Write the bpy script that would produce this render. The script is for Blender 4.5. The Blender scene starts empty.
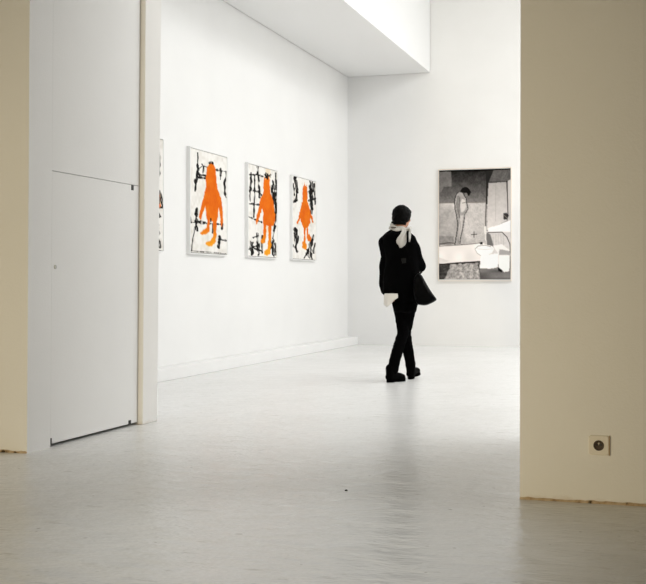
import bpy, bmesh, math, random
import numpy as np
from mathutils import Vector, Matrix, noise
from mathutils.bvhtree import BVHTree
random.seed(4)
S = bpy.context.scene
COL = S.collection

# ------------------------------------------------------------------ camera
YAW = math.radians(17.70)
EYE = 0.95
cam = bpy.data.cameras.new('camera'); co = bpy.data.objects.new('camera', cam); COL.objects.link(co)
cam.sensor_width = 36; cam.lens = 36 * 1125 / 646; cam.clip_end = 100
co.location = (0, 0, EYE)
co.rotation_euler = (math.radians(90 - 0.484), 0, YAW)
S.camera = co
S.view_settings.view_transform = 'Standard'; S.view_settings.look = 'None'
S.view_settings.gamma = 1; S.view_settings.use_curve_mapping = False
S.view_settings.exposure = 0.0

# ------------------------------------------------------------------ helpers
def mesh_obj(name, bm, m=None, parent=None, smooth=False):
    me = bpy.data.meshes.new(name); bm.to_mesh(me); bm.free()
    return link_mesh(name, me, m, parent, smooth)
def link_mesh(name, me, m=None, parent=None, smooth=False):
    o = bpy.data.objects.new(name, me); COL.objects.link(o)
    if m: me.materials.clear(); me.materials.append(m)
    if parent: o.parent = parent
    if smooth:
        me.polygons.foreach_set('use_smooth', [True] * len(me.polygons))
    return o
def tag(o, label=None, cat=None, group=None, kind=None):
    if label: o['label'] = label
    if cat: o['category'] = cat
    if group: o['group'] = group
    if kind: o['kind'] = kind
    return o
def empty(name, loc, rz=0):
    o = bpy.data.objects.new(name, None); COL.objects.link(o)
    o.location = loc; o.rotation_euler = (0, 0, rz); o.empty_display_size = .1
    return o
def box(bm, x0, x1, y0, y1, z0, z1, bevel=0):
    r = bmesh.ops.create_cube(bm, size=1)
    for v in r['verts']:
        v.co = Vector((x0 + (v.co.x + .5) * (x1 - x0), y0 + (v.co.y + .5) * (y1 - y0), z0 + (v.co.z + .5) * (z1 - z0)))
    if bevel:
        es = {e for v in r['verts'] for e in v.link_edges}
        bmesh.ops.bevel(bm, geom=list(es), offset=bevel, segments=2, affect='EDGES', profile=.5)
def struct(name, boxes, m, label, cat, shape=None, bevel=0):
    bm = bmesh.new()
    for b in boxes: box(bm, *b, bevel=bevel)
    if shape:
        for v in bm.verts: v.co = shape(v.co)
    o = mesh_obj(name, bm, m)
    return tag(o, label, cat, kind='structure')
def ball(bm, c, r, sub=2, rot=None):
    r3 = r if hasattr(r, '__len__') else (r, r, r)
    M = Matrix.Translation(Vector(c)) @ (rot.to_4x4() if rot else Matrix()) @ Matrix.Diagonal((*r3, 1))
    bmesh.ops.create_icosphere(bm, subdivisions=sub, radius=1, matrix=M)
def chain(bm, pts, sub=2, step=.3):
    """tapered limb: pts = [(x, y, z, r), ...]"""
    for a, b in zip(pts[:-1], pts[1:]):
        A, B = Vector(a[:3]), Vector(b[:3]); L = (B - A).length
        n = max(2, int(L / (step * min(a[3], b[3]))))
        for i in range(n + 1):
            t = i / n
            ball(bm, A.lerp(B, t), a[3] * (1 - t) + b[3] * t, sub)
def loft(bm, rings, n=32, cap=True):
    """rings: list of lists of n points"""
    vs = [[bm.verts.new(p) for p in r] for r in rings]
    n = len(vs[0])
    for a, b in zip(vs[:-1], vs[1:]):
        for i in range(n):
            bm.faces.new((a[i], a[(i + 1) % n], b[(i + 1) % n], b[i]))
    if cap:
        bm.faces.new(list(reversed(vs[0]))); bm.faces.new(vs[-1])
    return vs
def fuse(bm, voxel, smooth_it=4, disp=None):
    """union of overlapping volumes into one continuous skin"""
    bmesh.ops.recalc_face_normals(bm, faces=bm.faces)
    me = bpy.data.meshes.new('tmp'); bm.to_mesh(me); bm.free()
    o = bpy.data.objects.new('tmp', me); COL.objects.link(o)
    m = o.modifiers.new('r', 'REMESH'); m.mode = 'VOXEL'; m.voxel_size = voxel; m.use_smooth_shade = True
    s = o.modifiers.new('s', 'SMOOTH'); s.factor = .5; s.iterations = smooth_it
    dg = bpy.context.evaluated_depsgraph_get(); dg.update()
    out = bpy.data.meshes.new_from_object(o.evaluated_get(dg), depsgraph=dg)
    bpy.data.objects.remove(o); bpy.data.meshes.remove(me)
    if disp:
        for v in out.vertices:
            v.co = v.co + v.normal * disp(v.co)
    return out

# ------------------------------------------------------------------ materials
def mat(name, col, rough=.6, spec=.3):
    m = bpy.data.materials.new(name); m.use_nodes = True
    b = m.node_tree.nodes['Principled BSDF']
    b.inputs['Base Color'].default_value = (*col, 1)
    b.inputs['Roughness'].default_value = rough
    b.inputs['Specular IOR Level'].default_value = spec
    return m, m.node_tree, b
def noise_node(nt, scale, detail=4, coords='Object', mapping=None, rough=.55):
    tc = nt.nodes.new('ShaderNodeTexCoord'); src = tc.outputs[coords]
    if mapping:
        mp = nt.nodes.new('ShaderNodeMapping'); mp.inputs['Scale'].default_value = mapping
        nt.links.new(src, mp.inputs[0]); src = mp.outputs[0]
    n = nt.nodes.new('ShaderNodeTexNoise'); n.inputs['Scale'].default_value = scale
    n.inputs['Detail'].default_value = detail; n.inputs['Roughness'].default_value = rough
    nt.links.new(src, n.inputs['Vector']); return n.outputs['Fac']
def ramp(nt, fac, stops):
    r = nt.nodes.new('ShaderNodeValToRGB'); cr = r.color_ramp
    while len(cr.elements) < len(stops): cr.elements.new(.5)
    for e, (p, c) in zip(cr.elements, stops):
        e.position = p; e.color = (*c, 1) if hasattr(c, '__len__') else (c, c, c, 1)
    nt.links.new(fac, r.inputs[0]); return r.outputs[0]
def bump(nt, b, fac, strength, dist):
    n = nt.nodes.new('ShaderNodeBump'); n.inputs['Strength'].default_value = strength
    n.inputs['Distance'].default_value = dist
    nt.links.new(fac, n.inputs['Height']); nt.links.new(n.outputs[0], b.inputs['Normal']); return n
def math_node(nt, op, a, b=None, c=None):
    n = nt.nodes.new('ShaderNodeMath'); n.operation = op
    for i, v in enumerate((a, b, c)):
        if v is None: continue
        if isinstance(v, (int, float)): n.inputs[i].default_value = v
        else: nt.links.new(v, n.inputs[i])
    return n.outputs[0]
def mix(nt, fac, a, b):
    n = nt.nodes.new('ShaderNodeMix'); n.data_type = 'RGBA'
    for sock, v in ((n.inputs[0], fac), (n.inputs[6], a), (n.inputs[7], b)):
        if isinstance(v, (int, float)): sock.default_value = v
        elif isinstance(v, tuple): sock.default_value = (*v, 1)
        else: nt.links.new(v, sock)
    return n.outputs[2]

def paint_mat(name, col, grime=True):
    """roller-painted plaster with a band of splashed grime where the mop reaches"""
    m, nt, b = mat(name, col, .75, .2)
    f = noise_node(nt, 90, 3)
    bump(nt, b, f, .25, .004)
    mott = ramp(nt, noise_node(nt, 1.3, 4), [(.3, tuple(c * .965 for c in col)), (.7, col)])
    out = mott
    if grime:
        tc = nt.nodes.new('ShaderNodeTexCoord'); sx = nt.nodes.new('ShaderNodeSeparateXYZ')
        nt.links.new(tc.outputs['Object'], sx.inputs[0])
        n2 = noise_node(nt, 7, 6, rough=.7)
        h = math_node(nt, 'MULTIPLY_ADD', n2, .10, -.032)            # ragged height of the dirt line
        d = math_node(nt, 'SUBTRACT', h, sx.outputs['Z'])
        k = math_node(nt, 'MULTIPLY', d, 22); k.node.use_clamp = True
        out = mix(nt, math_node(nt, 'MULTIPLY', k, .55), out, (.42, .27, .13))
    nt.links.new(out, b.inputs['Base Color'])
    return m
M_WALL = paint_mat('white_wall_paint', (.88, .865, .835))
M_COOL = paint_mat('wall_paint_toned_for_light', (.86, .87, .885))  # same paint as M_WALL, tinted cooler to stand in for less warm light
M_HALL = paint_mat('white_hall_paint', (.90, .896, .882), False)
M_DOOR = paint_mat('white_door_paint', (.875, .87, .855), False)
M_SOFFIT, nt, b = mat('soffit_paint', (.90, .90, .89), .8, .2)
bump(nt, b, noise_node(nt, 80, 3), .2, .003)

M_FLOOR, nt, b = mat('painted_concrete_floor', (.8, .8, .79), .27, 1.0)
f1 = noise_node(nt, 1.1, 5, rough=.6)                                     # broad mottling
f2 = noise_node(nt, 5, 4, mapping=(.75, 1.5, 1), rough=.6)                # roller ripples
base = ramp(nt, f1, [(.3, (.77, .77, .755)), (.7, (.83, .83, .82))])
scuff = ramp(nt, noise_node(nt, 14, 4, mapping=(.5, 1.2, 1), rough=.6), [(.28, 1), (.40, 0)])
c1 = mix(nt, math_node(nt, 'MULTIPLY', scuff, .8), base, (.60, .59, .56))
sp = ramp(nt, noise_node(nt, 21, 1, mapping=(1, 1.3, 1)), [(.20, 1), (.25, 0)])   # small dark scuff specks
colr = mix(nt, math_node(nt, 'MULTIPLY', sp, .6), c1, (.25, .23, .20))
nt.links.new(colr, b.inputs['Base Color'])
bump(nt, b, math_node(nt, 'ADD', f2, math_node(nt, 'MULTIPLY', noise_node(nt, 16, 3, mapping=(.6, 1.4, 1)), .22)), .9, .018)

M_FRAME, _, _ = mat('white_frame_lacquer', (.93, .925, .91), .45, .4)
M_GAPDARK, _, _ = mat('gap_shade_backing', (.05, .035, .03), .9, .1)  # dark colour stands in for the shade between canvas and frame
M_PEACH, _, _ = mat('pale_maple_edge', (.92, .83, .73), .5, .1)
M_PLASTIC, _, _ = mat('ivory_switch_plastic', (.83, .78, .69), .5, .2)
M_BLACK, _, _ = mat('black_plastic', (.012, .011, .010), .5, .3)
M_METAL, nt, b = mat('worn_brass', (.42, .33, .18), .35, .5); b.inputs['Metallic'].default_value = 1
def cloth(name, col, scale=420, rough=.9):
    m, nt, b = mat(name, col, rough, .02)
    bump(nt, b, noise_node(nt, scale, 2), .3, .002); return m
M_COAT = cloth('black_wool', (.0016, .0016, .0017))
M_DENIM = cloth('black_denim', (.0014, .0014, .0015))
M_BOOT, _, _ = mat('black_boot_leather', (.0008, .0008, .0008), .6, .02)
M_SOLE, _, _ = mat('black_rubber_sole', (.001, .001, .001), .8, .01)
M_BAG, nt, b = mat('black_bag_leather', (.0008, .0008, .0009), .45, .04)
bump(nt, b, noise_node(nt, 60, 4), .3, .004)
M_STRAP, _, _ = mat('black_strap_webbing', (.0016, .0016, .0016), .8, .03)
M_BUCKLE, _, _ = mat('dull_grey_buckle', (.008, .008, .008), .5, .1)
M_HAIR, nt, b = mat('black_hair', (.0012, .001, .001), .55, .05)
bump(nt, b, noise_node(nt, 60, 4, mapping=(3, 3, .6)), .5, .006)
M_SKIN, nt, b = mat('skin', (.56, .30, .20), .5, .3)
M_SCARF = cloth('grey_white_scarf_weave', (.54, .525, .495), 160)
M_SHIRT = cloth('white_shirt_cotton', (.80, .78, .74), 300)
M_EYE, _, _ = mat('dark_eye', (.02, .015, .01), .15, .5)
M_LIP, _, _ = mat('lips', (.38, .13, .11), .45, .3)
M_CHIP, _, _ = mat('dark_crumb', (.03, .028, .022), .8, .2)
def attr_mat(name, rough):
    m, nt, b = mat(name, (.8, .8, .8), rough, .06)
    b.inputs['Specular IOR Level'].default_value = .06
    a = nt.nodes.new('ShaderNodeAttribute'); a.attribute_name = 'paint'
    nt.links.new(a.outputs['Color'], b.inputs['Base Color']); return m, nt, b
M_CANVAS, nt, b = attr_mat('painted_canvas', .7)
bump(nt, b, noise_node(nt, 220, 2), .2, .002)
M_PRINT, _, _ = attr_mat('silver_print', .38)

# ------------------------------------------------------------------ the rooms
LEAN = .0095
def lean(c):                     # the old passage wall leans a little into the passage
    return Vector((c.x + LEAN * c.z, c.y + (.007 * c.z if c.y > 6.9 else 0), c.z)) if c.x > -3.6 else c
UL, VB = -4.90, 16.60            # hall: left wall and far wall
H, HN = 6.0, 3.9                 # ceilings: hall and front room
DP = -3.468                      # plane of the passage wall at the floor
struct('floor', [(-6.2, 4.2, -3.2, VB + .2, -.1, 0)], M_FLOOR, 'glossy light grey painted concrete floor running through both rooms', 'floor')
struct('wall_left', [(UL - .2, UL, 7.0, VB + .2, 0, H + .2)], M_HALL, 'white hall wall with the row of four orange figure paintings', 'wall')
struct('wall_far', [(UL, 4.2, VB, VB + .2, 0, H + .2)], M_HALL, 'white end wall of the hall behind the walking visitor', 'wall')
struct('wall_right', [(4.0, 4.2, 7.0, VB, 0, H + .2)], M_HALL, 'white right-hand wall of the hall, hidden by the beige partition', 'wall')
struct('ceiling', [(UL, 4.0, 7.0, VB, H, H + .2)], M_HALL, 'high white ceiling over the hall', 'ceiling')
struct('ceiling_soffit', [(UL + .012, -3.61, 7.0, VB - .012, 4.10, H)], M_SOFFIT, 'lowered white soffit along the top of the hall left wall', 'soffit')
struct('baseboard_left', [(UL, -4.735, 7.0, VB, 0, .122)], M_HALL, 'low white painted curb along the foot of the painting wall', 'baseboard', bevel=.006)
struct('wall_partition_right', [(-.676, 4.2, 4.96, 7.0, 0, H + .2)], M_WALL, 'beige shaded partition filling the right of the view, with the socket', 'wall')
struct('wall_passage_left', [(-3.75, DP, 5.452, 5.695, 0, HN)], M_DOOR, 'white strip of passage wall left of the flush door', 'wall', lean)
struct('wall_partition_left', [(-6.2, -3.75, 5.452, 7.0, 0, HN)], M_COOL,
       'shaded beige-white partition at the left edge holding the flush door', 'wall', lean)
struct('wall_partition_lintel', [(-6.2, -.676, 5.452, 7.0, HN, H + .2)], M_WALL, 'white wall over the opening between the rooms', 'wall')
struct('trim_1', [(-3.75, DP + .036, 6.790, 7.008, 0, HN)], M_WALL, 'narrow white pilaster at the hall end of the flush door', 'pilaster', lean, bevel=.004)
struct('wall_front_left', [(-6.4, -6.2, -3.2, 7.0, 0, HN)], M_WALL, 'left side wall of the front room, out of view', 'wall')
struct('wall_front_right', [(4.0, 4.2, -3.2, 4.96, 0, HN)], M_WALL, 'right side wall of the front room, out of view', 'wall')
struct('wall_front_rear', [(-6.2, 4.2, -3.4, -3.2, 0, HN)], M_WALL, 'rear wall of the front room behind the viewer', 'wall')
struct('ceiling_front', [(-6.2, 4.2, -3.2, 4.96, HN, HN + .2), (-6.2, -.676, 4.96, 5.452, HN, HN + .2)], M_WALL, 'lower white ceiling of the front room', 'ceiling')

# flush two-leaf cupboard door in the passage wall
def leaf(name, z0, z1, label):
    return struct(name, [(DP - .045, DP, 5.6955, 6.782, z0, z1)], M_DOOR, label, 'door', lean, bevel=.002)
d1 = leaf('door_1', .018, 1.5915, 'lower white flush door leaf with dark gap at the floor')
d2 = leaf('door_2', 1.5945, HN - .005, 'tall upper white flush door leaf above the thin dark line')
def door_bit(name, boxes, m, label):
    bm = bmesh.new()
    for bx in boxes: box(bm, *bx, bevel=.001)
    for v in bm.verts: v.co = lean(v.co)
    o = mesh_obj(name, bm, m, d1)
    if label: o['label'] = label
    return o
door_bit('hinge', [(DP - .02, DP + .004, 6.672, 6.700, 1.558, 1.592)], M_BLACK, 'small black pivot hinge at the top of the leaf')
door_bit('hinge', [(DP - .02, DP + .004, 6.655, 6.685, .016, .042)], M_BLACK, 'small black pivot hinge at the foot of the leaf')
door_bit('latch_stop', [(DP - .02, DP + .003, 5.6955, 5.706, .016, .052)], M_BLACK, 'black corner stop')
bm = bmesh.new()
bmesh.ops.create_cone(bm, cap_ends=True, segments=20, radius1=.014, radius2=.011, depth=.006,
    matrix=Matrix.Translation((DP + LEAN * 1.04 + .002, 5.735, 1.04)) @ Matrix.Rotation(math.pi / 2, 4, 'Y'))
mesh_obj('lock_cover', bm, mat('grey_lock_disc', (.58, .58, .55), .5)[0], d1)

# ragged bead of old filler along the foot of the two beige faces
def bead(name, pts, label):
    bm = bmesh.new(); rings = []
    n = 90
    for i in range(n + 1):
        t = i / n; A = Vector(pts[0]).lerp(Vector(pts[1]), t)
        r = .006 + .007 * abs(noise.noise(Vector((A.x * 14, A.y * 14, 3)))) + random.random() * .002
        out = Vector(pts[2])
        rings.append([A + out * 0, A + out * r * 1.1, A + out * r * .7 + Vector((0, 0, r * .8)), A + Vector((0, 0, r * 1.2))])
    loft(bm, rings); bmesh.ops.recalc_face_normals(bm, faces=bm.faces)
    m, nt, b = mat(name + '_filler', (.4, .3, .18), .85, .1)
    nt.links.new(ramp(nt, noise_node(nt, 22, 5), [(.36, (.07, .05, .03)), (.46, (.50, .36, .22)), (.7, (.70, .58, .43))]), b.inputs['Base Color'])
    return tag(mesh_obj(name, bm, m), label, 'trim', kind='structure')
bead('trim_2', ((-.676, 4.96, 0), (.9, 4.96, 0), (0, -1, 0)), 'ragged brown filler line at the foot of the beige partition')
bead('trim_3', ((-4.6, 5.452, 0), (DP, 5.452, 0), (0, -1, 0)), 'stained filler line at the foot of the left partition')

# ------------------------------------------------------------------ socket
sk = tag(empty('wall_socket', (-.3385, 4.96, .251)), 'small ivory square power socket low on the beige partition', 'socket')
def ring_pts(r, y, n=36): return [Vector((r * math.cos(2 * math.pi * i / n), y, r * math.sin(2 * math.pi * i / n))) for i in range(n)]
bm = bmesh.new()                                   # plate with a round hole
n = 36; hw = .0425
def sq(y, s):
    out = []
    for i in range(n):
        a = 2 * math.pi * i / n; cx, cz = math.cos(a), math.sin(a); k = s / max(abs(cx), abs(cz))
        out.append(Vector((cx * k, y, cz * k)))
    return out
loft(bm, [sq(0, hw), sq(-.007, hw), sq(-.010, hw - .003), ring_pts(.0225, -.010), ring_pts(.0215, -.008), ring_pts(.021, 0)], cap=False)
bmesh.ops.recalc_face_normals(bm, faces=bm.faces)
mesh_obj('cover_plate', bm, M_PLASTIC, sk)
bm = bmesh.new()
loft(bm, [ring_pts(.0225, -.011), ring_pts(.0195, -.011), ring_pts(.0185, -.002), ring_pts(.0005, -.0015)], cap=False)
bmesh.ops.recalc_face_normals(bm, faces=bm.faces)
o = mesh_obj('round_well', bm, mat('brown_socket_well', (.055, .03, .012), .4, .3)[0], sk); o['label'] = 'dark brown round socket well'
for sx in (-1, 1):
    bm = bmesh.new()
    bmesh.ops.create_cone(bm, cap_ends=True, segments=14, radius1=.0042, radius2=.0042, depth=.0015,
        matrix=Matrix.Translation((sx * .0095, -.0028, .002)) @ Matrix.Rotation(math.pi / 2, 4, 'X'))
    mesh_obj('pin_hole', bm, M_BLACK, sk)
bm = bmesh.new()
bmesh.ops.create_cone(bm, cap_ends=True, segments=14, radius1=.0038, radius2=.003, depth=.014,
    matrix=Matrix.Translation((0, -.009, .0085)) @ Matrix.Rotation(math.pi / 2, 4, 'X'))
o = mesh_obj('earth_pin', bm, mat('pale_pin', (.75, .68, .55), .35, .5)[0], sk); o['label'] = 'pale earth pin'
bm = bmesh.new(); box(bm, hw - .001, hw + .0035, -.0105, 0, -hw, hw, .001)
mesh_obj('side_rim', bm, mat('tan_rim', (.46, .33, .20), .5, .3)[0], sk)

# ------------------------------------------------------------------ pictures: a tiny painter working on a vertex grid
def s2l(c):
    c = np.asarray(c, float) / 255.
    return np.where(c <= .04045, c / 12.92, ((c + .055) / 1.055) ** 2.4)
class Art:
    """quad = corners TL, TR, BR, BL as measured on the picture; all drawing is given in the same measure"""
    def __init__(s, quad, nx, ny, bg, seed):
        s.q = np.array(quad, float); s.nx, s.ny = nx, ny
        a, b = np.meshgrid(np.linspace(0, 1, nx), np.linspace(0, 1, ny))
        s.s, s.t = a, b
        tl, tr, br, bl = s.q
        top = tl + (tr - tl) * a[..., None]; bot = bl + (br - bl) * a[..., None]
        P = top + (bot - top) * b[..., None]
        s.X, s.Y = P[..., 0], P[..., 1]
        s.c = np.ones((ny, nx, 3)) * np.array(bg, float)
        s.r = np.random.RandomState(seed)
    def vnoise(s, fx, fy=None, seed=0):
        fy = fy or fx
        g = np.random.RandomState(seed + 77).rand(int(fy) + 3, int(fx) + 3)
        x = s.s * fx; y = s.t * fy; i = x.astype(int); j = y.astype(int); u = x - i; v = y - j
        u = u * u * (3 - 2 * u); v = v * v * (3 - 2 * v)
        return (g[j, i] * (1 - u) + g[j, i + 1] * u) * (1 - v) + (g[j + 1, i] * (1 - u) + g[j + 1, i + 1] * u) * v
    def blend(s, a, col):
        a = np.clip(a, 0, 1)[..., None]; s.c = s.c * (1 - a) + np.asarray(col, float) * a
    def inside(s, poly, wob=0, seed=0):
        X, Y = s.X, s.Y
        if wob:
            X = X + (s.vnoise(30, 40, seed) - .5) * wob; Y = Y + (s.vnoise(30, 40, seed + 9) - .5) * wob
        m = np.zeros(X.shape, bool); n = len(poly)
        for i in range(n):
            x0, y0 = poly[i]; x1, y1 = poly[(i + 1) % n]
            if y0 == y1: continue
            k = ((y0 > Y) != (y1 > Y)) & (X < (x1 - x0) * (Y - y0) / (y1 - y0) + x0)
            m ^= k
        return m.astype(float)
    def soft(s, a, n=1):
        for _ in range(n):
            p = np.pad(a, 1, mode='edge')
            a = (p[1:-1, 1:-1] * 4 + p[:-2, 1:-1] + p[2:, 1:-1] + p[1:-1, :-2] + p[1:-1, 2:]) / 8
        return a
    def poly(s, pts, col, wob=0, soft=0, k=1, seed=0):
        s.blend(s.soft(s.inside(pts, wob, seed), soft) * k, col)
    def line(s, pts, w, col, k=1, rag=0, seed=0):
        d = np.full(s.X.shape, 1e9)
        for (x0, y0), (x1, y1) in zip(pts[:-1], pts[1:]):
            dx, dy = x1 - x0, y1 - y0; L = dx * dx + dy * dy + 1e-9
            t = np.clip(((s.X - x0) * dx + (s.Y - y0) * dy) / L, 0, 1)
            d = np.minimum(d, np.hypot(s.X - x0 - t * dx, s.Y - y0 - t * dy))
        ww = w / 2
        if rag: ww = ww * (1 + rag * (s.vnoise(18, 26, seed + 3) - .45) * 2)
        s.blend(np.clip((ww - d) / .45 + .5, 0, 1) * k * (np.clip((s.vnoise(55, 22, seed + 5) - .22) * 5 + .35, .25, 1) if rag else 1), col)
    def mesh(s, name, w, h, m, parent):
        """canvas in its own x (right) / z (up), facing -y"""
        nx, ny = s.nx, s.ny
        co = np.zeros((ny, nx, 3)); co[..., 0] = (s.s - .5) * w; co[..., 2] = (.5 - s.t) * h
        f = []
        for j in range(ny - 1):
            for i in range(nx - 1):
                a = j * nx + i; f.append((a, a + nx, a + nx + 1, a + 1))
        V = [tuple(p) for p in co.reshape(-1, 3)]
        N = len(V); V += [(-w / 2, .012, h / 2), (w / 2, .012, h / 2), (w / 2, .012, -h / 2), (-w / 2, .012, -h / 2)]
        f.append((N, N + 1, N + 2, N + 3))          # stretched back and edges
        f.append(tuple([N] + list(range(0, nx))[::1] + [N + 1])[::-1])
        f.append(tuple([N + 3] + [(ny - 1) * nx + i for i in range(nx)] + [N + 2]))
        f.append(tuple([N] + [j * nx for j in range(ny)] + [N + 3]))
        f.append(tuple([N + 1] + [j * nx + nx - 1 for j in range(ny)] + [N + 2])[::-1])
        me = bpy.data.meshes.new(name); me.from_pydata(V, [], f); me.update()
        at = me.color_attributes.new('paint', 'FLOAT_COLOR', 'POINT')
        lin = s2l(np.clip(s.c, 0, 255)).reshape(-1, 3)
        lin = np.vstack([lin, np.ones((4, 3)) * .7]); rgba = np.hstack([lin, np.ones((len(lin), 1))]).astype(np.float32)
        at.data.foreach_set('color', rgba.ravel())
        return link_mesh(name, me, m, parent)

def frame_ring(w, h, t, y0, y1):
    """four mitred bars of a frame: outer w x h, bar t, from y0 (front) to y1 (wall)"""
    def rect(a, b, y): return [Vector((-a, y, b)), Vector((a, y, b)), Vector((a, y, -b)), Vector((-a, y, -b))]
    bm = bmesh.new()
    vs = [[bm.verts.new(p) for p in rect(w / 2 - k, h / 2 - k, y)] for k, y in ((0, y0), (0, y1), (t, y1), (t, y0))]
    for q in range(4):
        a, b = vs[q], vs[(q + 1) % 4]
        for i in range(4): bm.faces.new((a[i], a[(i + 1) % 4], b[(i + 1) % 4], b[i]))
    bmesh.ops.recalc_face_normals(bm, faces=bm.faces)
    return bm

BK = (6, 3, 2)
def orange(a, poly, seed):
    a.blend(a.soft(a.inside([((x - 209) * 1.0 + 209, y) for x, y in poly], .8, seed), 6) * .35, (250, 200, 120))
    k = a.soft(a.inside(poly, .9, seed), 1)
    n = a.vnoise(9, 14, seed) * .6 + a.vnoise(40, 50, seed + 1) * .4
    lo = np.array((220, 92, 8.)); hi = np.array((234, 124, 18.))
    yel = np.clip((a.t - .70) / .22, 0, 1)[..., None]
    c = lo + (hi - lo) * n[..., None]; c = c * (1 - yel * .75) + np.array((246, 176, 40.)) * yel * .75
    a.c = a.c * (1 - k[..., None]) + c * k[..., None]
def wash(a, seed):
    n = a.vnoise(5, 7, seed) * .5 + a.vnoise(22, 30, seed + 5) * .5
    a.c = a.c - (np.clip(n - .45, 0, 1) * 44)[..., None] * np.array((.9, 1., 1.15))
def strokes(a, L):
    for i, (w, pts) in enumerate(L): a.line(pts, w * 1.25, BK, .96, .9, seed=i * 7 + 1)

NX, NY = 110, 150
def art_one():
    a = Art([(191, 147), (228, 156.6), (227, 255), (190.6, 254.5)], NX, NY, (242, 239, 234), 1); wash(a, 3)
    strokes(a, [(1.0, [(197.5, 152), (198, 166)]), (2.2, [(198, 165), (196.5, 178), (195.6, 184)]), (1.3, [(195.6, 184), (195, 191.4)]),
        (1.6, [(202, 163.5), (203.5, 165.5), (208, 166.8)]), (1.1, [(198, 169), (202, 165.6)]), (.9, [(203.5, 166), (203, 172)]),
        (1.3, [(199, 174.2), (206, 175.4)]), (1.3, [(197, 177), (206, 178)]), (1.2, [(198, 172), (200.5, 176)]),
        (1.2, [(215.5, 168.8), (220, 170), (227.4, 170.6)]), (1.5, [(220.5, 168), (221.4, 175)]), (.6, [(221, 175), (220.8, 179)]),
        (2.4, [(225.4, 180), (225.2, 193)]), (.8, [(226.8, 171), (226.2, 180)]), (.9, [(225, 193), (226.5, 197)]),
        (1.1, [(190.6, 217), (191, 223.8), (196, 223.8)]), (1.9, [(196, 222.6), (203.5, 223.8)]), (1.0, [(203, 224), (222.2, 224.6)]),
        (2.4, [(196, 210), (196, 216)]), (2.2, [(195.8, 216), (196, 226), (197, 232)]), (.7, [(195, 228), (192.6, 241), (191.4, 253)]),
        (1.3, [(222, 224), (221.8, 229)]), (1.1, [(218.6, 240), (226.6, 241)]), (1.8, [(219, 237.6), (218.6, 243)]), (1.5, [(218.4, 243), (218, 248.5)]),
        (1.6, [(212.6, 226), (212.4, 233)]), (.5, [(191, 253.2), (226, 254.2)])])
    orange(a, [(209, 163), (211, 161.8), (213.6, 163), (215.6, 168), (216.4, 180), (217, 188), (219.6, 194), (221.4, 200), (222.6, 210), (223.4, 222),
        (222, 228), (220.4, 222), (219.4, 212), (218.4, 207), (217.6, 216), (216.4, 223), (216, 228), (215.8, 236), (214.8, 243), (211, 247.6), (207.6, 247.4), (205, 245.4),
        (205.6, 243.2), (209, 242.4), (212, 239), (213, 230), (212.4, 222), (209.6, 221), (209, 226), (208.8, 232.4), (206, 235), (201.4, 236.2), (199.4, 234.6),
        (202.4, 231.4), (206.6, 228.6), (206.6, 221), (205.6, 214), (204.8, 206), (203.4, 211), (201.6, 217), (200.6, 221), (198.8, 218), (199.6, 212), (201.6, 205), (203.4, 197), (205.4, 189), (205.8, 176), (207, 167)], 4)
    strokes(a, [(1.7, [(210.2, 161.6), (212, 162.2)]), (.8, [(210.2, 219), (210.2, 222)])])
    return a
def P2(x, y): return (243 + x / 5.3, 155 + y / 5.31)
def art_two():
    a = Art([(248.3, 162.5), (277, 169.7), (275.7, 257.6), (247.5, 256.8)], NX, NY, (242, 239, 234), 2); wash(a, 11)
    a.line([P2(130, 70), P2(125, 400)], 5, (240, 205, 150), .35)
    L = [(1.5, [(40, 90), (42, 130), (33, 190)]), (.9, [(33, 190), (35, 245)]), (1.3, [(75, 50), (78, 130), (84, 220)]), (1.1, [(35, 100), (70, 98), (105, 108)]),
         (1.1, [(35, 183), (85, 192)]), (.9, [(60, 100), (55, 260), (52, 330)]), (1.2, [(32, 258), (92, 262)]), (1.0, [(25, 328), (92, 356)]), (1.3, [(88, 205), (108, 215)]),
         (2.8, [(160, 135), (166, 180), (170, 225)]), (1.8, [(150, 160), (160, 250)]), (1.4, [(172, 90), (175, 160)]), (2.0, [(172, 230), (168, 330)]), (1.6, [(166, 375), (152, 440)]), (1.2, [(172, 300), (160, 400)]),
         (2.0, [(40, 470), (40, 535)]), (1.6, [(70, 420), (74, 535)]), (1.1, [(25, 505), (75, 480)]), (1.0, [(48, 440), (75, 430)]), (1.1, [(95, 430), (92, 520)]), (1.0, [(55, 500), (90, 512)]),
         (2.2, [(150, 455), (155, 530)]), (1.2, [(140, 450), (135, 500)]), (1.4, [(165, 470), (164, 530)])]
    strokes(a, [(w, [P2(*p) for p in pts]) for w, pts in L])
    orange(a, [P2(*p) for p in [(105, 130), (108, 105), (114, 125), (120, 102), (126, 124), (134, 104), (138, 132), (141, 195), (148, 212), (157, 240), (163, 290), (167, 335), (160, 365), (157, 335),
        (160, 372), (146, 374), (143, 420), (141, 480), (136, 525), (120, 537), (103, 530), (104, 512), (122, 500), (127, 450), (127, 374), (117, 372), (114, 440), (108, 468), (90, 472), (84, 460), (98, 440), (102, 372),
        (100, 300), (96, 280), (84, 320), (66, 372), (60, 352), (72, 300), (86, 240), (96, 214), (104, 196)]], 21)
    strokes(a, [(w, [P2(*p) for p in pts]) for w, pts in [(1.2, [(112, 96), (124, 110), (142, 96)]), (1.0, [(116, 112), (118, 90), (144, 110)]), (.8, [(126, 120), (128, 92)])]])
    return a
def P3(x, y): return (290 + x / 5.97, 170 + y / 5.96)
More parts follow.
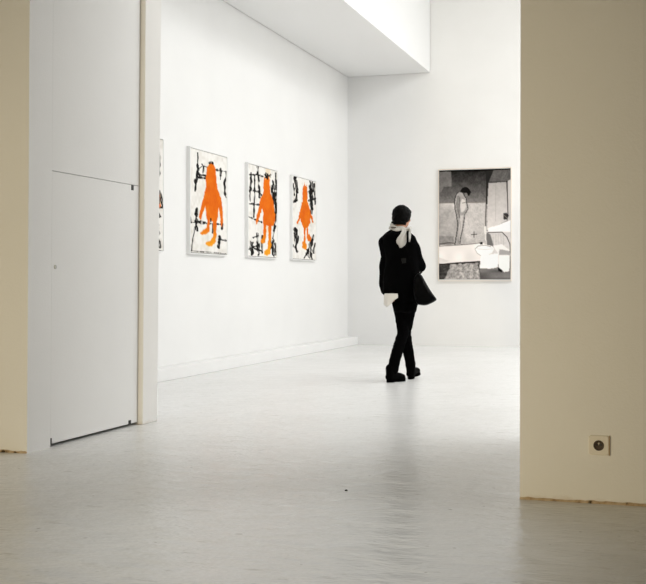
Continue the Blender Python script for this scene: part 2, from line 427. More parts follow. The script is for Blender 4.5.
def art_three():
    a = Art([(293, 175.5), (316.3, 182.6), (315.1, 260.6), (292.5, 259.9)], NX, NY, (242, 239, 234), 3); wash(a, 31)
    L = [(1.9, [(28, 42), (34, 90), (40, 130)]), (1.7, [(40, 125), (30, 185)]), (1.4, [(20, 192), (40, 180)]), (.9, [(40, 60), (44, 130)]), (.9, [(20, 80), (26, 150)]),
         (2.0, [(122, 72), (125, 150), (126, 260)]), (1.1, [(145, 85), (150, 205)]), (1.6, [(114, 130), (120, 190), (130, 240)]), (1.2, [(108, 185), (152, 172)]), (1.0, [(118, 100), (136, 170)]), (1.0, [(132, 75), (136, 130)]),
         (2.0, [(30, 355), (38, 410), (33, 480)]), (1.3, [(17, 455), (40, 492)]), (1.0, [(22, 380), (42, 440)]), (.9, [(45, 400), (40, 440)]),
         (1.5, [(78, 532), (102, 490), (126, 420)]), (1.6, [(132, 395), (120, 470), (112, 525)]), (1.2, [(96, 480), (118, 500)]), (1.4, [(118, 500), (124, 535)]), (1.0, [(145, 440), (135, 500)])]
    strokes(a, [(w, [P3(*p) for p in pts]) for w, pts in L])
    a.poly([P3(*p) for p in [(98, 395), (110, 385), (124, 410), (116, 432), (100, 425)]], (226, 110, 25), .6, 1)
    orange(a, [P3(*p) for p in [(74, 120), (78, 90), (83, 105), (86, 72), (92, 104), (98, 86), (101, 130), (102, 190), (110, 215), (118, 250), (130, 280), (138, 315), (132, 318), (120, 285), (116, 320), (104, 345), (104, 410), (97, 412),
        (96, 350), (90, 350), (88, 430), (96, 462), (88, 482), (68, 470), (70, 436), (80, 425), (79, 348), (66, 325), (57, 290), (48, 320), (40, 328), (38, 318), (50, 280), (60, 230), (68, 200), (73, 185)]], 33)
    return a
def art_zero():
    a = Art([(127, 131), (163.6, 140), (163.2, 249), (127, 250)], NX, NY, (242, 239, 234), 4); wash(a, 41)
    strokes(a, [(1.0, [(160.4, 152), (160.4, 172), (159, 186)]), (2.0, [(133, 150), (131, 200), (134, 235)]), (1.4, [(130, 176), (142, 180)]), (1.3, [(152, 222), (159, 224)]),
        (1.6, [(158.6, 226), (159.2, 236), (160.2, 246)]), (1.0, [(160, 213), (161.4, 216), (159, 217)]), (1.2, [(150, 168), (158, 171)])])
    orange(a, [(145, 152), (149, 151), (152, 160), (153, 182), (157, 190), (161, 192), (161.6, 206), (158, 210), (155, 204), (154, 220), (153, 240), (146, 244), (142, 241), (149, 234), (148, 220),
        (144, 228), (138, 230), (141, 222), (142, 206), (138, 214), (135, 210), (139, 192), (143, 180)], 44)
    strokes(a, [(1.2, [(161, 190), (162, 200), (163.4, 206), (159.4, 207.5)]), (1.0, [(160, 196), (160.6, 203)])])
    return a

ZC, PH, PW = 1.806, 1.115, 1.01
for vc, fn, lab in ((9.57, art_zero, 'white-framed painting mostly hidden behind the pilaster, only its right edge showing'),
                    (11.20, art_one, 'white-framed painting of a round-headed orange figure, nearest fully visible on the left wall'),
                    (12.835, art_two, 'white-framed painting of a spiky-haired orange figure between two other orange paintings'),
                    (14.42, art_three, 'white-framed painting of a slim orange figure, closest to the room corner')):
    p = tag(empty('framed_painting', (UL, vc, ZC), math.pi / 2), lab, 'painting', 'orange figure paintings on the left wall')
    fr = mesh_obj('frame', frame_ring(PW, PH, .010, -.042, 0), M_FRAME, p)
    bm = bmesh.new(); box(bm, -PW / 2 + .010, PW / 2 - .010, -.020, -.001, -PH / 2 + .010, PH / 2 - .010)
    mesh_obj('backing', bm, M_GAPDARK, p)['label'] = 'backing coloured dark for the shade in the gap around the canvas'
    c = fn().mesh('canvas', PW - .032, PH - .032, M_CANVAS, p); c.location = (0, -.040, 0)

def art_photo():
    a = Art([(438.8, 170.4), (511.3, 169.6), (511.6, 280), (439, 280.6)], 150, 226, (120, 112, 106), 9)
    X, Y = a.X, a.Y; n1 = a.vnoise(26, 40, 1) * .5 + a.vnoise(70, 100, 2) * .5; n0 = a.vnoise(7, 10, 5)
    def g(poly, v, k=1, soft=1, wob=.3, tex=0, t=n1):
        m = a.soft(a.inside(poly, wob), soft) * k
        val = v + (t - .5) * tex
        for q, w in enumerate((1.0, .972, .955)): a.c[..., q] = a.c[..., q] * (1 - m) + val * w * m
    g([(430, 160), (520, 160), (520, 290), (430, 290)], 46 + np.clip((Y - 172) / 33, 0, 1) * 82, tex=34)       # plaster above
    g([(439, 171), (451, 172), (451.4, 186), (444, 187), (441, 192), (438, 192)], 128, .75, 2, 1.2, 26)
    g([(438, 203.4), (487.4, 203), (487.4, 246), (438, 246)], 184, tex=80, t=n0 * .6 + n1 * .4)                  # tiles
    g([(452, 204), (486, 204), (486, 240), (468, 243)], 200, .7, 3, 1, 40)
    g([(438, 236), (454, 237), (454, 245), (438, 246)], 128, .7, 2, 1, 40)
    g([(488, 184), (508, 183), (508.6, 221), (488, 231)], 168 + np.clip((Y - 184) / 40, 0, 1) * 40, tex=16)      # cabinet wall
    g([(494, 169), (512, 168), (511, 181), (506.6, 182.4), (489.4, 182.4)], 96, tex=36)
    g([(486.6, 169), (495, 169), (489.4, 183), (488, 205), (487, 205)], 44)
    g([(508.6, 182), (512, 180), (512, 221), (509, 222)], 190)
    a.line([(438, 203.4), (487, 203)], .6, (112, 104, 98), .7)
    a.line([(487.3, 184), (487, 204), (486.2, 220), (486.8, 234)], .7, (52, 46, 42), .85)
    a.line([(496.5, 185), (496.5, 222)], .4, (140, 134, 128), .5)
    a.line([(507.4, 182.6), (508.4, 200), (509, 217)], .8, (38, 33, 30), .9)
    a.line([(439, 170.3), (458, 170.9), (478, 171), (492, 170.2), (511, 169.6)], 2.0, (14, 10, 8), 1)
    g([(487, 232), (512, 232), (512, 256), (487, 256)], 206, tex=24)                                           # tiles behind the bowls
    for k in range(6): a.line([(491.5 + k * 2.6, 235), (491.8 + k * 2.6, 248)], .4, (170, 165, 160), .6)
    g([(487, 233), (491, 235), (495, 247), (488, 247)], 100, .85, 2)
    g([(488.6, 229), (497, 226.4), (512, 220.6), (512, 232.6), (489, 233)], 244, soft=2)                       # basin
    a.line([(489, 233.2), (503, 233), (508, 238), (511, 245), (511.4, 254)], .8, (50, 44, 40), .9)
    g([(504, 214.6), (507, 213.6), (509.6, 216), (508.6, 220.6), (505, 221)], 40, .85, 1, 1.2)
    a.line([(505, 216), (508, 219)], .5, (170, 160, 150), .8)
    g([(438, 246.4), (470, 245), (484, 244), (492, 248), (484, 262.4), (458, 263.4), (438, 265.4)], 232, tex=26, t=n0)   # tub front
    g([(438, 258), (450, 262), (438, 265.6)], 196, .5, 2)
    a.line([(439, 247), (456, 246), (470, 245), (482, 243.6)], .7, (96, 88, 82), .8)
    a.line([(438, 245), (449, 243.4), (455, 244)], .8, (60, 54, 50), .7)
    g([(438, 265), (460, 263.4), (482, 262), (512, 262), (512, 282), (438, 282)], 72, tex=60)                  # floor boards
    g([(451, 265), (479, 263.6), (481, 282), (443, 282), (449, 272)], 168, .95, 1, 2.4, 110)                   # rug
    g([(480, 266), (512, 270), (512, 282), (482, 282)], 128, .8, 1, .5, 60, a.vnoise(5, 40, 12))
    a.line([(440, 265.6), (456, 264), (482, 262.4)], 1.2, (40, 34, 30), .8)
    g([(494, 246.5), (503, 245), (511, 251), (511, 256), (500, 255.6)], 236)                                   # cistern, bowl, foot
    g([(475.6, 249.4), (479, 246.2), (486, 245.4), (493, 246.8), (495.4, 249.6), (493, 253.4), (489.6, 255.4), (499.6, 254), (499.4, 268), (492, 269.4), (480.6, 269.4), (481.6, 256.4), (477.4, 253.4)], 246, soft=1)
    a.line([(476.2, 249.4), (479, 246.8), (486, 246), (492, 247.6)], .6, (120, 112, 106), .8)
    a.line([(478.4, 249.6), (486, 250.4), (494, 249.6)], .5, (205, 200, 196), .9)
    a.line([(475.8, 250), (478, 254), (481.6, 256.4)], .5, (150, 144, 138), .8)
    g([(500.4, 250), (511.4, 252), (511.4, 256), (500, 256)], 118, .6, 2)
    g([(499.4, 255.6), (511, 256), (510.4, 272), (505, 273), (499.6, 267.6)], 240)
    g([(499, 268), (503.6, 271), (503, 273), (499.6, 271.6)], 26)
    g([(480.8, 243.2), (483.4, 242.6), (483.6, 245), (481, 245.4)], 34)
    a.line([(486.2, 228), (486.4, 234)], 2.2, (240, 236, 230), .8); a.line([(486.2, 235), (486.4, 241)], 1.0, (225, 220, 214), .9)
    a.line([(472, 235.4), (477.4, 235)], .8, (60, 54, 50), .9); a.line([(474.8, 232.6), (474.8, 238)], .8, (60, 54, 50), .9)
    # standing figure in profile on the tub edge
    back_ = [(459.6, 192.6), (457.6, 194), (456, 197.5), (455.2, 203), (455.8, 210), (457, 215), (457.6, 219), (458.6, 224), (458.2, 230), (457, 237), (456.2, 243), (455.6, 246)]
    front = [(462.6, 245.8), (460, 244.6), (460.8, 238), (462.6, 231), (463.6, 226), (464.6, 219), (465, 214.6), (467, 212), (468.2, 209), (467.4, 205), (466.2, 202), (466.6, 199.4), (464.8, 197), (463, 193.4)]
    g([(x - .9, y) for x, y in back_] + [(x + .7, y) for x, y in front], 40, .85, 1, 0)
    g(back_ + front, 158, 1, 0, 0, 46)
    g([(462, 199), (465.6, 200.6), (466.8, 207.4), (464.4, 212), (461, 213), (460.6, 205)], 214, .85, 2, 0)     # lit flank
    g([(460.6, 216), (463.8, 216), (462.4, 228), (460.2, 238), (459, 243), (459.4, 230)], 208, .8, 1, 0)
    g([(457.6, 196), (459.6, 196), (458.8, 206), (458.8, 214), (457.4, 212), (456.2, 204)], 118, .6, 1, 0)
    a.line([(460.2, 198), (459.5, 206), (459.2, 213), (460, 218)], .5, (48, 42, 38), .9)
    a.line([(462.6, 203.6), (465.6, 203)], .5, (70, 62, 56), .8)
    a.line([(461.2, 222), (460.4, 232), (458.6, 244)], .4, (90, 82, 76), .6)
    g([(460.6, 191), (463, 188), (467, 187.2), (470, 189.6), (471.2, 193.2), (469.6, 196.6), (467.4, 195), (466, 193), (463, 193.4)], 26, 1, 1, 1.2)
    g([(465.4, 193.6), (467.4, 193), (468.6, 196), (466.4, 197.2)], 130, .9, 1)
    a.c = ((a.c - 125) * 1.14 + 125) * 1.03
    return a
ph = tag(empty('framed_photograph', (-2.932, VB, 1.806)), 'large black-and-white bathroom photograph hanging on the far wall beside the visitor', 'photograph')
FW, FH = 1.090, 1.672
mesh_obj('frame', frame_ring(FW, FH, .008, -.035, 0), M_PEACH, ph)['label'] = 'thin pale maple frame edge'
bm = bmesh.new(); box(bm, -FW / 2 + .010, FW / 2 - .010, -.026, -.001, -FH / 2 + .010, FH / 2 - .010)
mesh_obj('mount', bm, M_FRAME, ph)['label'] = 'white mount board'
c = art_photo().mesh('print', FW - .026, FH - .044, M_PRINT, ph); c.location = (0, -.033, .004); c.scale = (1, .4, 1)

# ------------------------------------------------------------------ the visitor
ZP = 1125 * EYE / 99.0
cy, sy = math.cos(YAW), math.sin(YAW)
xr = (402 - 323) / 1125 * ZP
ORG = Vector((cy * xr - sy * ZP, sy * xr + cy * ZP, 0))
PX = 1125 / ZP
def W(px, py, y=0.0):
    """measured height/offset on the figure -> metres in its own frame (x right, y away, z up), y = depth there"""
    k = 1125 / (ZP + y)
    return Vector(((px - 323) / k - xr, y, EYE - (py - 282.5) / k))
def R(px, py, y, r): return (*W(px, py, y), r)
per = tag(empty('person', ORG, YAW), 'person in black coat, black trousers and grey scarf walking away towards the photograph', 'person')
TURN = math.radians(-30)                              # torso turned to the right of the view
RT = Matrix.Rotation(TURN, 3, 'Z')
HT = Matrix.Rotation(math.radians(-40), 3, 'Z')       # head turned further right
HT = HT @ Matrix.Rotation(math.radians(-8), 3, 'X')
HC = W(402.2, 217.2, .03)                             # head centre
def hp(x, y, z): return HC + HT @ Vector((x, y, z))

# joints
SL, SR = R(386.5, 243, .085, .042), R(413.5, 247, -.06, .042)
EL, ER = R(387, 273, .12, .036), R(420, 266, .0, .036)
WL, WR = (.07, .36, 1.10, .027), (.17, .30, 1.12, .027)
HIPL, KL, AL = R(399, 300, .05, .085), R(403.3, 333, .03, .052), R(394, 367, -.11, .036)
HIPR, KR, AR = R(409, 300, -.03, .085), R(405.6, 333, .12, .050), R(410.8, 365.5, .22, .036)
FOOTL = Vector((.70, .71, 0)).normalized(); FOOTR = Vector((.42, .88, .22)).normalized()

bl = W(387.4, 383, -.13); bl.z = .001
br = W(409.6, 379.5, .20); br.z = .001
LEGL = [R(401, 302, .04, .092), R(402.5, 318, .04, .074), R(403.2, 333, .03, .058), R(398.4, 348, -.04, .058), R(394.6, 361, -.09, .056), R(393.4, 369, -.09, .056)]
LEGR = [R(408.6, 303, -.02, .092), R(406.8, 319, .04, .072), R(405.8, 333, .12, .054), R(407.4, 347, .17, .057), R(410, 360, .20, .053), R(410.6, 366, .205, .053)]
PITCH = math.radians(9)
def in_boot(base, d, f, z, pitch=0):
    d2 = Vector((d.x, d.y, 0)).normalized(); v = Matrix.Rotation(-pitch, 3, 'Y') @ Vector((f, 0, z))
    return base + d2 * v.x + Vector((0, 0, v.z))

bm = bmesh.new()
# head, features, neck
ball(bm, hp(0, -.006, .018), (.071, .090, .088), 3, HT)
ball(bm, hp(0, .026, -.038), (.054, .058, .068), 3, HT)
ball(bm, hp(0, .056, -.080), (.026, .024, .020), 2, HT)
for s in (-1, 1):
    ball(bm, hp(s * .036, .058, -.022), (.022, .020, .018), 2, HT)       # cheekbones
    ball(bm, hp(s * .030, .072, .022), (.024, .012, .008), 2, HT)        # brows
    ball(bm, hp(s * .074, -.004, -.014), (.010, .020, .031), 2, HT)      # ears
    ball(bm, hp(s * .011, .086, -.034), (.009, .010, .008), 2, HT)
for k in range(6): ball(bm, hp(0, .078 + .004 * k, .012 - .009 * k), .0085 + .0008 * k)
chain(bm, [(*hp(0, -.02, -.05), .054), R(400.5, 233, .0, .058)])
# trunk
def trunk_ring(py, l, r, dep, yc=0.0, n=32):
    c = W((l + r) / 2, py, yc); w = (r - l) / 2 / PX; b = dep
    a = math.sqrt(max(w * w - (b * math.sin(TURN)) ** 2, .0004)) / math.cos(TURN)
    return [c + RT @ Vector((a * math.cos(2 * math.pi * i / n), b * math.sin(2 * math.pi * i / n), 0)) for i in range(n)]
loft(bm, [trunk_ring(*q) for q in ((232, 394, 407, .05), (239, 386, 414, .08), (250, 387, 415, .10), (268, 390, 415, .09), (285, 389, 417, .10), (300, 390, 417, .11), (308, 395, 414, .09))])
for L in ([SL, EL, WL], [SR, ER, WR]): chain(bm, L)
for L, base, d, pt in ((LEGL, bl, FOOTL, 0), (LEGR, br, FOOTR, PITCH)):
    ank = in_boot(base, d, .048, .10, pt)
    chain(bm, [(*p[:3], max(.028, p[3] - .024)) for p in L] + [(*ank, .028), (*in_boot(base, d, .055, .06, pt), .026)])
    chain(bm, [(*in_boot(base, d, .055, .06, pt), .026), (*in_boot(base, d, .13, .047, pt), .023), (*in_boot(base, d, .20, .040, pt), .018)])
# hands: palm, four unequal bent fingers, thumb; right hand laid over the left in front of the waist
for wr, el, side in ((WL, EL, 1), (WR, ER, -1)):
    w = Vector(wr[:3]); d = (w - Vector(el[:3])).normalized()
    d = (d + Vector((-.1 * side + .1, .1, 0))).normalized()
    up = Vector((0, 0, 1)); lat = d.cross(up).normalized() * side; up = lat.cross(d) * side
    pal = w + d * .05
    for i in range(4):
        rt = pal + up * (.026 - .0175 * i) + d * .030
        ball(bm, w + d * .022 + up * (.018 - .012 * i), .016); ball(bm, pal + up * (.024 - .016 * i), .0145)
        L = (.070, .080, .074, .058)[i]; cur = lat * -1
        p = [rt, rt + d * L * .42, rt + d * L * .68 + cur * L * .30, rt + d * L * .66 + cur * L * .62]
        for a, b, r in zip(p[:-1], p[1:], (.0092, .0086, .008)): chain(bm, [(*a, r), (*b, r * .95)], 2, .45)
    t0 = w + d * .025 + up * .026
    chain(bm, [(*t0, .012), (*(t0 + d * .030 + up * .022 + lat * -.008), .0105), (*(t0 + d * .060 + up * .024 + lat * -.022), .009)], 2, .45)
body = link_mesh('body', fuse(bm, .0052, 3), M_SKIN, per, True)
for s in (-1, 1):
    bm = bmesh.new(); ball(bm, hp(s * .031, .074, .004), (.012, .009, .006), 3, HT); ey = mesh_obj('eye', bm, M_FRAME, per, True)
    bm = bmesh.new(); ball(bm, hp(s * .031, .0805, .004), (.0055, .003, .0055), 3, HT); mesh_obj('iris', bm, M_EYE, ey, True)['label'] = 'dark iris'
bm = bmesh.new(); ball(bm, hp(0, .081, -.058), (.021, .008, .0065), 3, HT); mesh_obj('mouth', bm, M_LIP, per, True)['label'] = 'lips'

# short black hair: cap on crown, back and sides, fringe, ragged nape
bm = bmesh.new()
ball(bm, hp(0, -.012, .022), (.087, .103, .094), 4, HT)
ball(bm, hp(0, -.046, -.018), (.077, .066, .066), 3, HT)
for s in (-1, 1): ball(bm, hp(s * .062, -.014, -.010), (.026, .05, .045), 3, HT)
ball(bm, hp(0, .056, .060), (.060, .030, .030), 3, HT)
rr = random.Random(8)
for i in range(26):
    a = math.pi * (1.05 + .9 * i / 25)
    p = hp(.074 * math.cos(a), -.03 + .078 * math.sin(a), -.062 - rr.random() * .012)
    chain(bm, [(*p, .012), (*(p + Vector((0, 0, -.014 - rr.random() * .01)) ), .006)], 1, .6)
hair_me = fuse(bm, .005, 2, lambda c: .004 * noise.noise(c * 55) + .003 * noise.noise(c * 20))
HTI = HT.inverted()
for v in hair_me.vertices:                            # hairline: forehead, temples and cheeks stay clear
    q = HTI @ (v.co - HC)
    line = .050 + .006 * math.sin(q.x * 160)
    k = min(1, max(0, (line - q.z) / .008)) * min(1, max(0, (q.y - .030 + .35 * max(0, -q.z - .03)) / .010))
    if k > 0: v.co = HC + (v.co - HC) * (1 - .34 * k)
hair = link_mesh('hair', hair_me, M_HAIR, per, True)
for s_ in (-1, 1):
    bm = bmesh.new()
    chain(bm, [(*hp(s_ * .014, .0845, .026), .0035), (*hp(s_ * .032, .0835, .031), .004), (*hp(s_ * .050, .072, .026), .0025)], 1, .4)
    mesh_obj('eyebrow', bm, M_HAIR, per, True)['label'] = 'dark eyebrow'
hair['label'] = 'short black hair'

# coat
bm = bmesh.new()
loft(bm, [trunk_ring(*q) for q in ((305, 398.5, 418.5, .115), (301, 397.5, 420, .13), (299, 385.6, 420, .135), (292, 382.8, 420, .14), (284, 383.4, 419.5, .14), (270, 384.5, 419, .13), (256, 386, 418, .125), (245, 382.6, 418.5, .125), (237, 383, 415, .11), (231, 392, 409.5, .085), (227, 395, 406, .06))])
chain(bm, [R(384.8, 242.5, .085, .067), R(386.4, 256.5, .10, .053), R(385.4, 267, .11, .066), R(385.4, 284, .13, .066), R(386.5, 289.5, .10, .06)], 2)
chain(bm, [(*EL[:3], .062), (*(Vector(EL[:3]).lerp(Vector(WL[:3]), .5)), .052), (*(Vector(EL[:3]).lerp(Vector(WL[:3]), .93)), .042)], 2)
chain(bm, [(*SR[:3], .062), R(416.3, 256, -.04, .057), (*ER[:3], .056), R(420.6, 267, .02, .055)], 2)
chain(bm, [(*ER[:3], .056), (*(Vector(ER[:3]).lerp(Vector(WR[:3]), .93)), .042)], 2)
chain(bm, [R(392, 234.4, .05, .052), R(385.6, 241, .085, .058)], 2); chain(bm, [R(409, 238, -.03, .045), SR[:3] + (.052,)], 2)
coat_me = fuse(bm, .010, 4, lambda c: .006 * noise.noise(Vector((c.x * 16, c.y * 16, c.z * 9))))
coat = link_mesh('coat', coat_me, M_COAT, per, True); coat['label'] = 'black coat'
tree = BVHTree.FromPolygons([v.co.copy() for v in coat_me.vertices], [tuple(p.vertices) for p in coat_me.polygons])
def back(px, py, off=.01):
    """a point lying on the back of the coat"""
    q = W(px, py, 0); h = tree.ray_cast(Vector((q.x, -1, q.z)), Vector((0, 1, 0)))
    y = h[0].y if h[0] is not None else -.08
    q = W(px, py, y); return Vector((q.x, y - off, q.z))

# trousers
bm = bmesh.new()
loft(bm, [trunk_ring(*q) for q in ((312, 394.5, 416, .11), (304, 392, 418, .12), (292, 390, 418, .12))])
chain(bm, LEGL, 2); chain(bm, LEGR, 2)
tr = link_mesh('trousers', fuse(bm, .009, 4, lambda c: .004 * noise.noise(Vector((c.x * 20, c.y * 20, c.z * 34)))), M_DENIM, per, True)
tr['label'] = 'black slim trousers'

# boots: shaft, foot, sole and heel
def boot(A, d, base, pitch):
    d2 = Vector((d.x, d.y, 0)).normalized(); lt = Vector((-d2.y, d2.x, 0)); up = Vector((0, 0, 1))
    def q(f, s, z):                                   # forward, side, up; pitch lifts the toe about the heel
        v = Vector((f, s, z)); v = Matrix.Rotation(-pitch, 3, 'Y') @ v
        return base + d2 * v.x + lt * v.y + up * v.z
    bm = bmesh.new()
    a = Vector(A[:3])
    chain(bm, [(*q(.046, 0, .130), .050), (*q(.045, 0, .10), .047), (*q(.040, 0, .062), .041)], 2)
    chain(bm, [(*q(.050, 0, .075), .044), (*q(.12, 0, .058), .039), (*q(.185, 0, .046), .037), (*q(.222, 0, .040), .030)], 2)
    for s in (-1, 1): chain(bm, [(*q(.03, s * .008, .05), .036), (*q(.12, s * .010, .045), .030), (*q(.20, s * .010, .042), .030)], 2)
    o = link_mesh('boot', fuse(bm, .006, 3), M_BOOT, per, True); o['label'] = 'black ankle boot'
    bm = bmesh.new(); n = 28
    def outline(z, g=0):
        r = []
        for i in range(n):
            t = 2 * math.pi * i / n; f = .128 - math.cos(t) * (.134 + g)
            w = .038 + .008 * math.sin(max(0, min(1, (f - .05) / .2)) * math.pi)
            r.append(q(f, math.sin(t) * (w + g), z))
        return r
    loft(bm, [outline(.014, -.004), outline(.016), outline(.028), outline(.034, -.004)])
    hl = []
    for z, g in ((.0, 0), (.018, .002)):
        hl.append([q(.045 - math.cos(2 * math.pi * i / 20) * (.045 + g), math.sin(2 * math.pi * i / 20) * .034, z) for i in range(20)])
    loft(bm, hl)
    fr = [[q(.18 - math.cos(2 * math.pi * i / 20) * .075, math.sin(2 * math.pi * i / 20) * .040, z) for i in range(20)] for z in (.0, .018)]
    loft(bm, fr)
    bmesh.ops.recalc_face_normals(bm, faces=bm.faces)
    mesh_obj('sole', bm, M_SOLE, o)
boot(AL, FOOTL, bl, 0)
boot(AR, FOOTR, br, PITCH)

# white shirt tail below the left side of the coat
bm = bmesh.new(); cols = []
N = 26
for i in range(N):
    t = i / (N - 1); ang = math.radians(264 - 150 * t)       # from the back round the left hip
    c = W(398.5, 300, .02); a, b = .140, .150
    e = RT @ Vector((0, 0, 0))
    drop = (297.6, 300.5, 305.6, 307.2, 305, 304, 304.6, 303)[min(7, int(t * 8))]
    nxt = (297.6, 300.5, 305.6, 307.2, 305, 304, 304.6, 303)[min(7, int(t * 8) + 1)]
    drop += (nxt - drop) * (t * 8 % 1)
    col = []
    for j in range(9):
        k = j / 8; py = 293.4 + (drop - 293.4) * k
        fold = 1 + .05 * math.sin(i * 1.1) * k - .02 * k
        col.append(Vector((c.x + a * fold * math.cos(ang), c.y + b * fold * math.sin(ang), W(398, py, .0).z)))
    cols.append(col)
g = [[bm.verts.new(p) for p in col] for col in cols]
for i in range(N - 1):
    for j in range(8): bm.faces.new((g[i][j], g[i + 1][j], g[i + 1][j + 1], g[i][j + 1]))
sh = mesh_obj('shirt_tail', bm, M_SHIRT, per, True); sh['label'] = 'white shirt tail hanging below the coat'
md = sh.modifiers.new('thick', 'SOLIDIFY'); md.thickness = .004

# scarf: soft wrap round the neck and a twisted end lying on the back
bm = bmesh.new()
for k in range(2):
    for i in range(48):
        t = 2 * math.pi * i / 48
        a = .094 + .012 * math.sin(3 * t + k * 2); b = .080 + .010 * math.cos(2 * t + k)
        c = W(400.0, 227.4 + 2.6 * k, .005)
        p = c + RT @ Vector((a * math.cos(t), b * math.sin(t), .010 * math.sin(t * 2 + k * 1.9)))
        p.z -= .018 * (p.x - c.x) / .1
        ball(bm, p, .0165 + .005 * math.sin(t * 5 + k * 3), 1)
wrap_me = fuse(bm, .006, 3, lambda c: .004 * noise.noise(Vector((c.x * 22, c.y * 22, c.z * 80))))
sc = link_mesh('scarf', wrap_me, M_SCARF, per, True); sc['label'] = 'light grey scarf'
def scarf_end(rows, name='scarf_end'):
    bm = bmesh.new(); top, bot = [], []
    for j, (py, l, r) in enumerate(rows):
        ra, rb = [], []
        for i in range(9):
            px = l + (r - l) * i / 8; f = .007 * math.sin(i * 1.9 + j * .5)
            p = back(px, py, .030 + f - .008 * abs(i - 4) / 4); ra.append(p); rb.append(p + Vector((0, .016, 0)))
        top.append(ra + rb[::-1])
    loft(bm, top); bmesh.ops.recalc_face_normals(bm, faces=bm.faces)
    o = mesh_obj(name, bm, M_SCARF, sc, True); return o
scarf_end([(228.5, 401, 409.5), (231.5, 401.5, 409.8), (234.5, 400, 409), (237.5, 397.6, 408), (240.5, 396, 406.8), (243, 396.4, 406), (245.2, 398.4, 405), (247.8, 399.6, 401.6)])
scarf_end([(230, 406, 410.6), (234, 406.6, 411), (238, 407, 410.6), (242, 407.6, 409.8)])

# shoulder bag (carried, so a thing of its own)
bag = tag(empty('shoulder_bag', ORG, YAW), "slouchy black shoulder bag hanging at the visitor's right hip", 'bag')
bm = bmesh.new()
out = [(414, 276), (418.5, 272.5), (421.5, 274.5), (424, 279), (427.5, 285.5), (431.4, 292), (437, 299), (436.6, 300.6), (431, 303.6), (426.4, 305.6), (422, 305.4), (417, 304.6), (413.5, 298), (412.5, 286)]
cx = sum(p[0] for p in out) / len(out); cyy = sum(p[1] for p in out) / len(out)
rings = []
for y, k in ((-.27, .70), (-.257, .88), (-.235, .965), (-.20, 1), (-.17, 1), (-.14, .96), (-.12, .86), (-.112, .66)):
    rings.append([W(cx + (x - cx) * k, cyy + (yy - cyy) * k, y + .012 * math.sin(yy * .5)) for x, yy in out])
loft(bm, rings); bmesh.ops.recalc_face_normals(bm, faces=bm.faces)
o = mesh_obj('bag_body', bm, M_BAG, bag, True)
md = o.modifiers.new('sub', 'SUBSURF'); md.levels = 2; md.render_levels = 2
bm = bmesh.new()                                       # greyer strip: the highlight along the bag, put in as colour
fl = [W(419.5, 276, -.25), W(423.5, 283, -.273), W(427.5, 291, -.273), W(431, 297.6, -.26)]
fr_ = [W(421.5, 275.5, -.242), W(425.6, 282.4, -.260), W(429.4, 290, -.260), W(432.6, 296.6, -.248)]
loft(bm, [[a, b, b + Vector((0, .022, 0)), a + Vector((0, .022, 0))] for a, b in zip(fl, fr_)])
bmesh.ops.recalc_face_normals(bm, faces=bm.faces)
mesh_obj('highlight_strip', bm, mat('highlight_grey_leather', (.008, .008, .0085), .4, .15)[0], bag, True)['label'] = 'grey strip coloured as the highlight on the bag'
def ribbon(name, pts, w, parent, m):
    bm = bmesh.new(); rg = []
    for i, p in enumerate(pts):
        d = (pts[min(i + 1, len(pts) - 1)] - pts[max(i - 1, 0)]).normalized()
        s = d.cross(Vector((0, 1, .2))).normalized()
        if abs(d.y) > .8: s = Vector((1, 0, 0))
        n_ = s.cross(d).normalized()
        rg.append([p + s * w / 2 + n_ * .003, p - s * w / 2 + n_ * .003, p - s * w / 2 - n_ * .003, p + s * w / 2 - n_ * .003])
    loft(bm, rg); bmesh.ops.recalc_face_normals(bm, faces=bm.faces)
    return mesh_obj(name, bm, m, parent)
sp_ = [back(407.2, py, .052 if py < 247 else .016) for py in (234, 237, 240, 244)] + [back(407.6 + (py - 250) * .28, py, .014) for py in (250, 256, 262, 268, 274)] + [W(415.5, 279, -.20)]
def chest(px, py, off=.008):
    q = W(px, py, .1); h = tree.ray_cast(Vector((q.x, 1, q.z)), Vector((0, -1, 0)))
    y = h[0].y if h[0] is not None else .08
    return Vector((q.x, y + off, q.z))
front = [W(407.4, 230.6, -.07), W(407.8, 229, -.02), W(408.6, 230.5, .05)] + [chest(x, y, o) for x, y, o in ((409.5, 236, .03), (410.5, 242, .012), (411.3, 248, .008), (412, 254, .008), (412.8, 259, .008))] + [W(417, 271.5, .09), W(421.5, 271, .02), W(421.5, 272, -.08), W(418.5, 275, -.14)]
ribbon('shoulder_strap', list(reversed(front)) + sp_, .020, bag, M_STRAP)
bm = bmesh.new()
pts = [back(x, y, .012) for x, y in ((401, 258.4), (406, 258.2), (406, 263), (402, 263.6))]
loft(bm, [pts, [p + Vector((0, -.004, 0)) for p in pts]]); bmesh.ops.recalc_face_normals(bm, faces=bm.faces)
o = mesh_obj('back_tab', bm, M_BUCKLE, per); o['label'] = 'dull dark grey tab on the back of the coat'

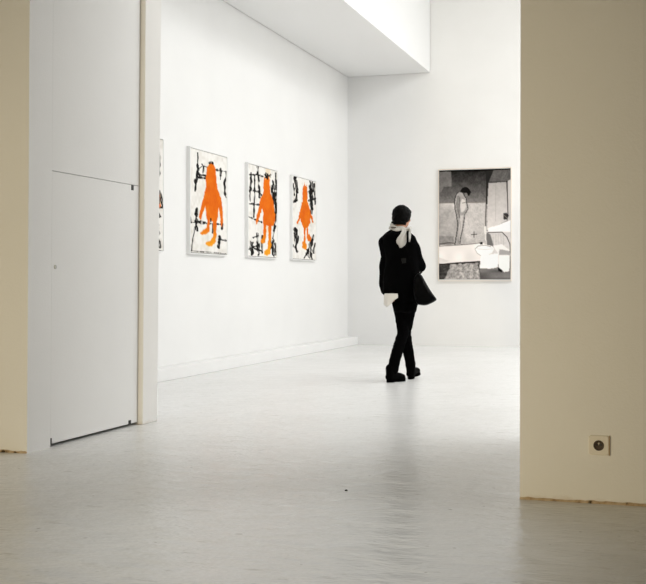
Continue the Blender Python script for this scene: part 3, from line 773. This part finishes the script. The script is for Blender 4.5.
# ------------------------------------------------------------------ dark crumb on the floor
bm = bmesh.new(); bmesh.ops.create_icosphere(bm, subdivisions=2, radius=1)
for v in bm.verts:
    k = 1 + .35 * noise.noise(v.co * 2.2); v.co = Vector((v.co.x * .0075 * k, v.co.y * .006 * k, max(0, v.co.z) * .006 * k))
cr = mesh_obj('crumb', bm, M_CHIP); cr.location = (-1.458, 4.915, 0)
tag(cr, 'tiny dark crumb lying alone on the grey floor', 'crumb')

# ------------------------------------------------------------------ light
def area(name, loc, size, size_y, power, col, rot=(0, 0, 0), spread=math.pi):
    l = bpy.data.lights.new(name, 'AREA'); l.shape = 'RECTANGLE'; l.size = size; l.size_y = size_y
    l.energy = power; l.color = col; l.spread = spread
    o = bpy.data.objects.new(name, l); COL.objects.link(o); o.location = loc; o.rotation_euler = rot; return o
area('hall_skylight', (1.0, 11.8, 5.93), 2.0, 8.6, 218, (.985, .985, .98))
area('hall_skylight', (3.0, 11.8, 5.93), 1.4, 8.6, 196, (.96, .98, 1.0))
sl = bpy.data.lights.new('added_warm_fill', 'SPOT'); sl.energy = 1180; sl.color = (1.0, .845, .56)  # unseen warm fill, added to brighten the partition faces
sl.spot_size = math.radians(52); sl.spot_blend = 1; sl.shadow_soft_size = .35
so = bpy.data.objects.new('added_warm_fill', sl); COL.objects.link(so); so.location = (-3.0, -3.0, .9)
so.rotation_euler = (Vector((-2.3, 5.0, .75)) - so.location).to_track_quat('-Z', 'Y').to_euler()
dl = bpy.data.lights.new('added_floor_fill', 'SPOT'); dl.energy = 125; dl.color = (.95, .98, 1.0)  # unseen cool fill, added to lift the near floor
dl.spot_size = math.radians(40); dl.spot_blend = 1; dl.shadow_soft_size = .12
do = bpy.data.objects.new('added_floor_fill', dl); COL.objects.link(do); do.location = (-1.35, 3.5, 3.8)
do.rotation_euler = (Vector((-1.35, 3.75, 0)) - do.location).to_track_quat('-Z', 'Y').to_euler()
w = bpy.data.worlds.new('world'); S.world = w; w.use_nodes = True
w.node_tree.nodes['Background'].inputs[0].default_value = (.5, .5, .5, 1); w.node_tree.nodes['Background'].inputs[1].default_value = .0
